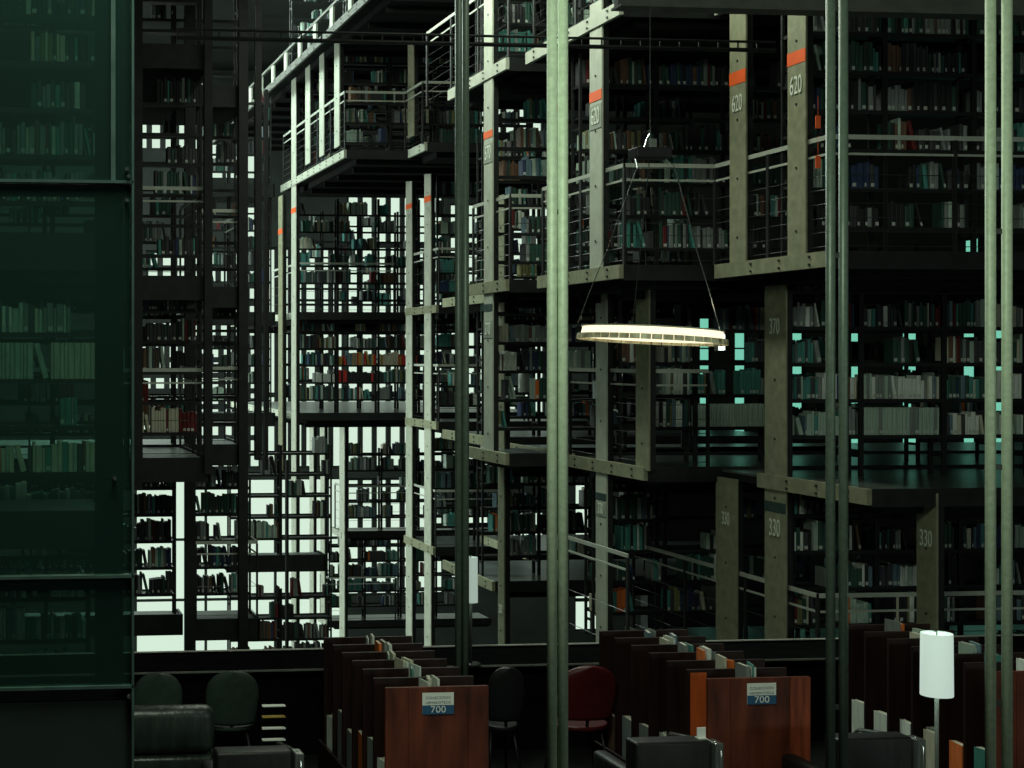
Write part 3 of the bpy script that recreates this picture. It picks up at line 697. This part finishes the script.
def chair(px, ytop, wpx_, m, label, d=11.85, lean=0):
    c = P(px, ytop, d); w = wpx_*d/F; top = c.z
    r = empty('desk_chair', (c.x, c.y, 0)); tag(r, label, 'chair')
    # curved round-topped shell
    mb = MB(); n = 14; k = 18; H = .44; vs = []; fs = []
    for side in (0, 1):
        for j in range(k + 1):
            v = (j/k if j < 5 else 5/k + (1 - 5/k)*sin(pi/2*(j-5)/(k-5))); z = top - H + H*v
            hw = w/2 * (1 if v < .45 else sqrt(max(0.0, 1 - ((v - .45)/.55)**3.2)) * 1.0) * (.86 + .14*min(1, v/.4))
            hw = max(hw, .004)
            for i in range(n + 1):
                u = -1 + 2*i/n; vs.append((hw*u, -.05*u*u*-1 - .0 + side*.018 + (.06*(1-v)), z))
    st = (n+1)*(k+1)
    for j in range(k):
        for i in range(n):
            a_ = j*(n+1)+i; fs.append((a_, a_+1, a_+n+2, a_+n+1)); fs.append((st+a_, st+a_+n+1, st+a_+n+2, st+a_+1))
    for j in range(k):
        a_ = j*(n+1); fs.append((a_, a_+n+1, st+a_+n+1, st+a_)); a_ += n; fs.append((a_, st+a_, st+a_+n+1, a_+n+1))
    for i in range(n):
        a_ = i; fs.append((a_, st+a_, st+a_+1, a_+1)); a_ = k*(n+1)+i; fs.append((a_, a_+1, st+a_+1, st+a_))
    mb.add(vs, fs); mb.build('backrest', m, r, True)
    mb = MB(); mb.prism([(w*.5*cos(t)*(1 if abs(cos(t)) > .1 else 1), .28 + .2*sin(t)) for t in [2*pi*q/20 for q in range(20)]], .42, .455); mb.build('seat', m, r, bevel=.01)
    for sx in (-1, 1):
        for sy in (0, 1):
            mb = MB(); mb.tube([(sx*w*.3, .18 + .2*sy, .42), (sx*w*.45, .1 + .36*sy, .0)], .011, 8); mb.build('leg', M['blackpl'], r, True)
    mb = MB(); mb.tube([(0, .2, .425), (0, .1, .43), (0, .075, top - .3)], .014, 8); mb.build('back_support', M['bolt'], r, True)
    return r
chair(159, 674, 50, M['plastic'], 'grey-green round-backed chair at desk, closest to the glass panel')
chair(234, 672, 54, M['plastic'], 'grey-green round-backed chair at desk, beside the leather armchair')
chair(510, 668, 38, M['blackpl'], 'black round-backed chair at desk between first rack and double tube')
chair(592, 667, 60, M['redpl'], 'dark red round-backed chair behind the bright double tube')
chair(655, 700, 40, M['blackpl'], 'black round-backed chair mostly hidden behind second rack', d=12.2) if False else None

# armchairs
def rounded_box(mb, a, b): mb.box(a, b)
def armchair(px0, px1, ytop, d, label, leather, chrome=True, h=None, wrinkle=False):
    A = P(px0, ytop, d); B = P(px1, ytop, d); W = (B - A).length; top = A.z
    r = empty('armchair', ((A.x+B.x)/2, (A.y+B.y)/2, 0)); tag(r, label, 'armchair')
    w = W/2
    zb_ = .5 if wrinkle else .28
    mb = MB(); mb.box((-w, 0, zb_), (w - .07, .17, top)); o = mb.build('back_cushion', leather, r, True, bevel=.075 if wrinkle else .02); o.modifiers['b'].segments = 4
    mb = MB(); mb.box((-w + .12, .175, .22), (w - .19, .72, .42)); mb.build('seat_cushion', leather, r, True, bevel=.03)
    for s, x0, x1 in ((0, -w, -w + .11), (1, w - .18, w - .07)):
        mb = MB(); mb.box((x0, .175, .2), (x1, .72, min(.62, top - .1))); mb.build('arm_cushion', leather, r, True, bevel=.03)
    if chrome:
        for x in (w - .03,):
            mb = MB(); mb.tube([(x, -.03, 0), (x, -.03, top - .06), (x, -.015, top - .03), (x, .03, top - .02), (x, .68, top - .12), (x, .76, top - .18), (x, .76, 0)], .014, 8); mb.build('side_frame', M['chrome'], r, True)
        mb = MB(); mb.tube([(-w + .02, -.03, .16), (w - .04, -.03, .16)], .012, 8); mb.tube([(-w + .02, -.03, .16), (-w + .02, -.03, 0)], .012, 8); mb.build('cross_rail', M['chrome'], r, True)
        mb = MB(); mb.box((w - .06, -.03, top - .4), (w, .1, top - .01)); mb.build('corner_bracket', M['chrome'], r, bevel=.008)
    else:
        mb = MB(); mb.box((-w, -.01, .27), (w - .09, .15, .495)); o = mb.build('lower_back', leather, r, True, bevel=.03)
        for x in (-w + .05, w - .12):
            for y in (.05, .66): mb = MB(); mb.tube([(x, y, 0), (x, y, .3 if y < .1 else .22)], .016, 8); mb.build('leg', M['bolt'], r, True)
    return r
armchair(104, 226, 708, 10.9, 'dark green wrinkled leather armchair before the desk chairs', M['greenleather'], False, wrinkle=True)
armchair(216, 304, 752, 9.68, 'black armchair with chrome corner beside the leather armchair', M['leather'])
armchair(634, 724, 742, 9.94, 'black armchair with chrome corner in front of the second rack', M['leather'])
armchair(836, 926, 738, 9.85, 'black armchair with chrome corner in front of the third rack', M['leather'])
mb = MB(); q = P(705.5, 741, 9.98); mb.box((-.03, -.004, 0), (.03, .004, .068)); mb.box((-.03, -.03, -.004), (.03, .03, 0))
tag(mb.build('paper_card', M['paper'], None, loc=(q.x, q.y + .06, .853)), 'small white card standing on armchair back by second rack', 'card')

# small tray rack with yellow and white papers
q = P(274, 742, 11.3); r = empty('paper_tray_rack', (q.x, q.y, 0)); tag(r, 'small dark tray rack with four shelves of papers below the desk', 'tray rack')
for x in (-.1, .1):
    mb = MB(); mb.box((x - .006, 0, 0), (x + .006, .1, .8)); mb.build('side_panel', M['desk'], r)
for k, py in enumerate((705.5, 716.5, 728, 739.5)):
    z = EYE - (py - CY)*11.3/F
    mb = MB(); mb.box((-.094, 0, z - .016), (.094, .06, z - .01)); mb.build('tray', M['desk'], r)
    mb = MB(); mb.box((-.088, -.006, z - .009), (.088, .05, z - .002)); o = mb.build('paper_sheet', [BM_[BIX['mustard']] if k == 1 else M['paper']][0], None, loc=(q.x, q.y, 0))
    tag(o, '%s paper pad on the %s tray of the small rack' % ('yellow' if k == 1 else 'white', ['topmost', 'second', 'third', 'lowest'][k]), 'paper', None)

# ------------------------------------------------------------------ wooden magazine racks
MAGC = [('white', 5), ('cream', 4), ('pale green', 2), ('grey', 2), ('teal', .7), ('orange', .4), ('brown', 1), ('slate blue', 1)]
MAGN = {}
def magazine(x, y, z, w, t, h, c, label, rz=0, tilt=0, rx=0, grp=None):
    mb = MB(); mb.box((-w/2, -t/2, 0), (w/2, -t/2 + .002, h)); mb.box((-w/2, t/2 - .002, 0), (w/2, t/2, h)); mb.box((-w/2, -t/2 + .002, 0), (-w/2 + .002, t/2 - .002, h))
    mb.box((-w/2 + .002, -t/2 + .002, .003), (w/2 - .004, t/2 - .002, h - .003), 1)
    o = mb.build('magazine', [BM_[BIX[c]], PAGES], None, loc=(x, y, z)); o.rotation_euler = (rx, tilt, rz)
    tag(o, label, 'magazine', grp); return o
def mag_rack(xl, xr, yts, d0, d1, sign, words, orange=None, nmag=3):
    """xl/xr: pixel sides of the front panel, yts: top of front and back panel, d0/d1 depths"""
    A = P(xl, yts[0], d0); B = P(xr, yts[0], d0); X0, X1 = A.x, B.x; Y0 = A.y; Bk = P(xl, yts[1], d1); Y1 = Y0 + (d1 - d0)/CT*.985
    H = A.z; xc = (X0 + X1)/2; W = X1 - X0
    r = empty('magazine_rack', (xc, Y0, 0)); tag(r, words, 'magazine rack')
    n = 7; 
    for k in range(n):
        y = (Y1 - Y0)*k/(n-1)
        mb = MB(); mb.box((-W/2, y, .0 if k == 0 else .02), (W/2, y + .028, H)); o = mb.build('divider_panel', M['wood'] if k < 1 else M['woodshade'], r, bevel=.002)
        # planks of different tone on the front panel
        if k == 0:
            fp = MB(); fp.box((W*.3, -.006, .05), (W*.499, -.0005, H - .004)); fp.build('front_board', M['woodfront'] if orange else M['wood'], o)
            fp = MB(); fp.box((-W*.28, -.006, .05), (-W*.1, -.0005, H - .004)); fp.build('front_board', M['wood'], o)
        if k == 1 and orange:
            fp = MB(); fp.box((-W/2 + .02, y - .006, .12), (-W/2 + .14, y - .0005, H - .02)); q_ = fp.build('orange_panel', M['woodpale'], o); q_['label'] = 'bright orange panel on the second divider'
    mb = MB(); mb.box((-W/2 - .02, .03, 0), (W/2 + .02, Y1 - Y0, .16)); mb.build('base_shelf', M['woodshade'], r)
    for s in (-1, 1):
        mb = MB(); mb.box((s*(W/2 + .02), 0, 0), (s*(W/2 + .045), Y1 - Y0 + .03, .24)); mb.build('side_board', M['woodshade'], r)
    mb = MB()
    for k in range(n - 1):
        y = (Y1 - Y0)*k/(n-1); y2 = (Y1 - Y0)*(k+1)/(n-1); mb.box((-.13, y + .03, H - .26), (.13, y2 - .002, H - .24))
    mb.build('centre_ledge', M['woodshade'], r)
    if sign:
        sx, sy, sw, sh = sign; s0 = P(sx, sy, d0); s1 = P(sx + sw, sy + sh, d0)
        s = empty('rack_sign', (0, 0, 0)); s.parent = r
        s.name = 'rack_sign'
        o = MB(); 
        x0 = s0.x - xc; x1 = s1.x - xc; z1 = s0.z; z0 = s1.z; zm = z0 + (z1 - z0)*.42
        o.box((x0, -.012, z0), (x1, -.007, z1)); pl = o.build('sign_card', M['paper'], r)
        bpy.data.objects.remove(s)
        o = MB(); o.box((x0, -.0135, z0), (x1, -.0121, zm)); o.build('blue_strip', M['blue'], pl)
        def txt(body, size, z, m, sc=(1, 1)):
            cu = bpy.data.curves.new('sign_text', 'FONT'); cu.body = body; cu.size = size; cu.align_x = 'CENTER'; cu.align_y = 'CENTER'; cu.extrude = .0004
            cu.materials.append(M[m]); lettering('sign_lettering', cu, pl, ((x0+x1)/2, -.0142, z), (pi/2, 0, 0), (sc[0], sc[1], 1))
        txt('700', .066, (z0 + zm)/2, 'paper', (1.15, 1)); txt('COLECCION', .026, z1 - .035, 'signtext', (1.2, 1)); txt('HEMEROTECA', .026, z1 - .07, 'signtext', (1.1, 1))
    nm = words.split(' wooden')[0]
    cnt = 0
    for k in range(n - 1):
        y = (Y1 - Y0)*k/(n-1); gap = (Y1 - Y0)/(n-1)
        xs_ = -.05
        for q in range(nmag - (k % 2)):
            c = weighted(MAGC); t = random.uniform(.008, .03); hh = random.uniform(.25, .31)
            # these stand spine-on (thin in x)
            o = magazine(xc + xs_ + t/2, Y0 + y + gap/2 + .01, H - .239 + (0.0), gap*.5, t, hh, c,
                '%s magazine, %s above the %s gap of the %s rack' % (c, ['first', 'second', 'third', 'fourth', 'fifth'][q], ['first', 'second', 'third', 'fourth', 'fifth', 'sixth'][k], nm),
                rz=pi/2 + random.uniform(-.25, .25), tilt=0, grp='magazines topping the %s rack' % nm)
            xs_ += t + random.uniform(.005, .03)
        for q in range(2):
            c = weighted(MAGC[:6] + [('brown', 2), ('orange', 2 if 'third' in nm else .5)]); hh = random.uniform(.3, .46); t = random.uniform(.03, .06)
            magazine(xc - W/2 + .035 + q*.075, Y0 + y + gap*(.42 + .2*q), .162, .17, t, hh, c,
                '%s magazine, %s low in the %s bin of the %s rack' % (c, ['outer', 'inner'][q], ['first', 'second', 'third', 'fourth', 'fifth', 'sixth'][k], nm),
                rz=pi/2 + random.uniform(-.2, .2), grp='magazines in the low bins of the %s rack' % nm)
    return r
M['woodfront'] = mat('bright_red_brown_wood', (.22, .045, .018), .5, 0, .45, 4, (6, 6, .5), spec=.35)
mag_rack(385.5, 492, (688, 636.5), 10.5, 12.4, (423, 693.5, 32.5, 21.5), 'first wooden magazine rack, next to the tray rack, numbered sign')
mag_rack(708, 816, (679, 632), 10.5, 12.35, (748.5, 684, 30.5, 21), 'second wooden magazine rack, between the double tubes, orange panel', orange=True)
mag_rack(994, 1102, (672, 625), 10.5, 12.35, None, 'third wooden magazine rack, behind the floor lamp, cut by the frame')

# ------------------------------------------------------------------ floor lamps
def floor_lamp(px0, px1, y0, y1, d, label, m, z0=0, nm='floor_lamp'):
    A = P(px0, y0, d); B = P(px1, y1, d); R_ = (B - A).length; R_ = (B.x - A.x)/CT/2; cx_ = (A.x+B.x)/2; cy_ = (A.y+B.y)/2
    r = empty(nm, (cx_, cy_, z0)); tag(r, label, nm.replace('_', ' ')); A.z -= z0; B.z -= z0
    mb = MB(); mb.lathe([(R_*.985, A.z), (R_, A.z - .004), (R_*1.03, B.z), (R_*1.02, B.z - .002), (R_*.97, B.z + .003), (R_*.95, A.z - .003), (R_*.985, A.z)], 32); mb.build('lamp_shade', M[m], r, True)
    mb = MB(); mb.tube([(0, 0, .02), (0, 0, B.z + .08)], .013, 10); mb.build('pole', M['roofsteel'], r, True)
    mb = MB(); mb.lathe([(0.001, .02), (.13 - z0*.07, .02), (.14 - z0*.07, .01), (.14 - z0*.07, 0), (0.001, 0)], 24); mb.build('base', M['bolt'], r, True)
    mb = MB()
    for k in range(3): mb.tube([(0, 0, A.z - .02), (R_*.96*cos(k*2.1), R_*.96*sin(k*2.1), A.z - .02)], .003, 5)
    mb.tube([(0, 0, B.z + .05), (0, 0, A.z + .015)], .004, 5); mb.tube([(.0, 0, A.z + .01), (-.03, 0, A.z + .02)], .008, 6); mb.build('shade_frame', M['bolt'], r)
    mb = MB(); mb.lathe([(.001, .12), (.02, .11), (.028, .08), (.02, .05), (.012, .03), (.001, .03)], 12, (0, 0, B.z + .05)); mb.build('bulb', M['shade'], r, True)
    l = bpy.data.lights.new('bulb_light', 'POINT'); l.energy = 6 if d < 11 else 2; l.color = (.85, 1, .9); l.shadow_soft_size = .05
    lo = bpy.data.objects.new('bulb_light', l); C.objects.link(lo); lo.parent = r; lo.location = (0, 0, (A.z + B.z)/2)
    return r
floor_lamp(922, 951.5, 633, 695, 9.4, 'floor lamp with glowing white cylinder shade in front of third rack', 'shade')
# the far lamp on the lower gallery
A = P(461, 557, 12.3); 
floor_lamp(464, 477.5, 557, 602, 12.9, 'dimmer desk lamp with white cylinder shade behind dark narrow double tube', 'shadedim', .751, 'desk_lamp')

# ------------------------------------------------------------------ green glass screen near the viewer
d = 5.2; a0 = P(-60, 768, d); a1 = P(133.5, 768, d)
r = empty('glass_screen', (a1.x, a1.y, 0)); tag(r, 'tall dark green glass screen with bolted steel frame beside the reading area', 'glass screen')
def zpx(py): return EYE - (py - CY)*d/F
def gx(px): return P(px, 0, d).x - a1.x
for nm, y0, y1 in (('glass_pane', -40, 183), ('glass_pane', 187, 573), ('glass_pane', 580, 684)):
    mb = MB(); mb.box((gx(-80), -.006, zpx(y1)), (gx(131), .006, zpx(y0))); mb.build(nm, M['glassdark'], r)
fr = mat('green_grey_glass_edge', (.10, .17, .15), .35, .2, .2, 12)
mb = MB(); mb.box((gx(131.2), -.02, 0), (gx(133.6), .02, zpx(-40))); mb.build('edge_trim', fr, r)
mb = MB()
mb.box((gx(97), .03, 0), (gx(124), .12, zpx(-40))); mb.build('inner_post', M['steel'], r)
for y0, y1 in ((181, 184), (574, 577), (684, 687)):
    mb = MB(); mb.box((gx(-80), -.02, zpx(y1)), (gx(133), .02, zpx(y0))); mb.build('cross_trim', fr, r)
for y0, y1 in ((184.2, 196), (577.2, 590), (687.2, 700)):
    mb = MB(); mb.box((gx(-80), .02, zpx(y1)), (gx(131), .06, zpx(y0))); mb.build('cross_bar', M['steel'], r)
mb = MB(); mb.box((gx(-80), .0, 0), (gx(131), .02, zpx(700))); mb.build('lower_panel', M['panelgreen'], r)
for px, py in ((126, 170), (128, 177), (126, 201), (114, 478), (128, 695)):
    mb = MB(); z = zpx(py); mb.tube([(gx(px), -.03, z), (gx(px), .03, z)], .006, 8); mb.build('bolt', M['chrome'], r)
mb = MB(); mb.box((gx(110.5), -.012, zpx(181)), (gx(115), -.0065, zpx(-40))); mb.build('reflection_strip', M['reflectm'] if 'reflectm' in M else fr, r)  # pale strip stands in for a reflection on the upper pane

# ------------------------------------------------------------------ a few small things seen between the posts
for i, (px, py, d, s, lab) in enumerate(((841, 148, 14.0, .05, 'orange tag on upper double-tube gallery, higher of two'), (818, 122, 14.2, .06, 'orange tag beside brightest olive post, above the handrail'), (818, 162, 14.2, .06, 'orange tag beside brightest olive post, below the handrail'))):
    if i == 0: continue
    q = P(px, py, d); mb = MB(); mb.box((-s/2*.8, -.005, -.06), (s/2*.8, .005, .06)); mb.tube([(0, 0, .06), (0, 0, .25)], .002, 4)
    tag(mb.build('hanging_tag', M['orange'], None, loc=q), lab, 'tag')

# ------------------------------------------------------------------ light
w = bpy.data.worlds.new('sky'); SC.world = w; w.use_nodes = True
bg = w.node_tree.nodes['Background']; bg.inputs['Color'].default_value = (.74, .90, .78, 1); bg.inputs['Strength'].default_value = 1.15
def area(name, loc, rot, sx, sy, e, col=(.82, 1, .88)):
    l = bpy.data.lights.new(name, 'AREA'); l.shape = 'RECTANGLE'; l.size = sx; l.size_y = sy; l.energy = e; l.color = col
    o = bpy.data.objects.new(name, l); C.objects.link(o); o.location = loc; o.rotation_euler = rot; return o
# skylight over the atrium slot
area('skylight_far', (3.6, 40, TOP - .1), (0, radians(-14), 0), 4, 30, 9000)
area('atrium_lamp_row', (5.2, 17.5, EYE + 6.5), (0, radians(-35), 0), .8, 10, 480, (.92, 1, .8))  # unseen light added to brighten the upper posts
# unseen fill lights added around the reading area
area('reading_lamp_row', (1.0, 4.5, 7.5), (radians(20), radians(-25), 0), 3, 2, 270, (.86, 1, .78))  # added to brighten the green tube columns
area('reading_ceiling_lights', (12, -5, 3.3), (radians(88), 0, radians(18)), 8, 1.2, 200, (.86, 1, .88))  # added behind the viewer to light the fronts of racks and books
# unseen light added from the left to brighten the far posts
sd = area('side_bay_daylight', (-12.4, 40, EYE), (0, radians(-90), 0), 12, 22, 1700, (.88, 1, .90)); sd.data.spread = radians(75)
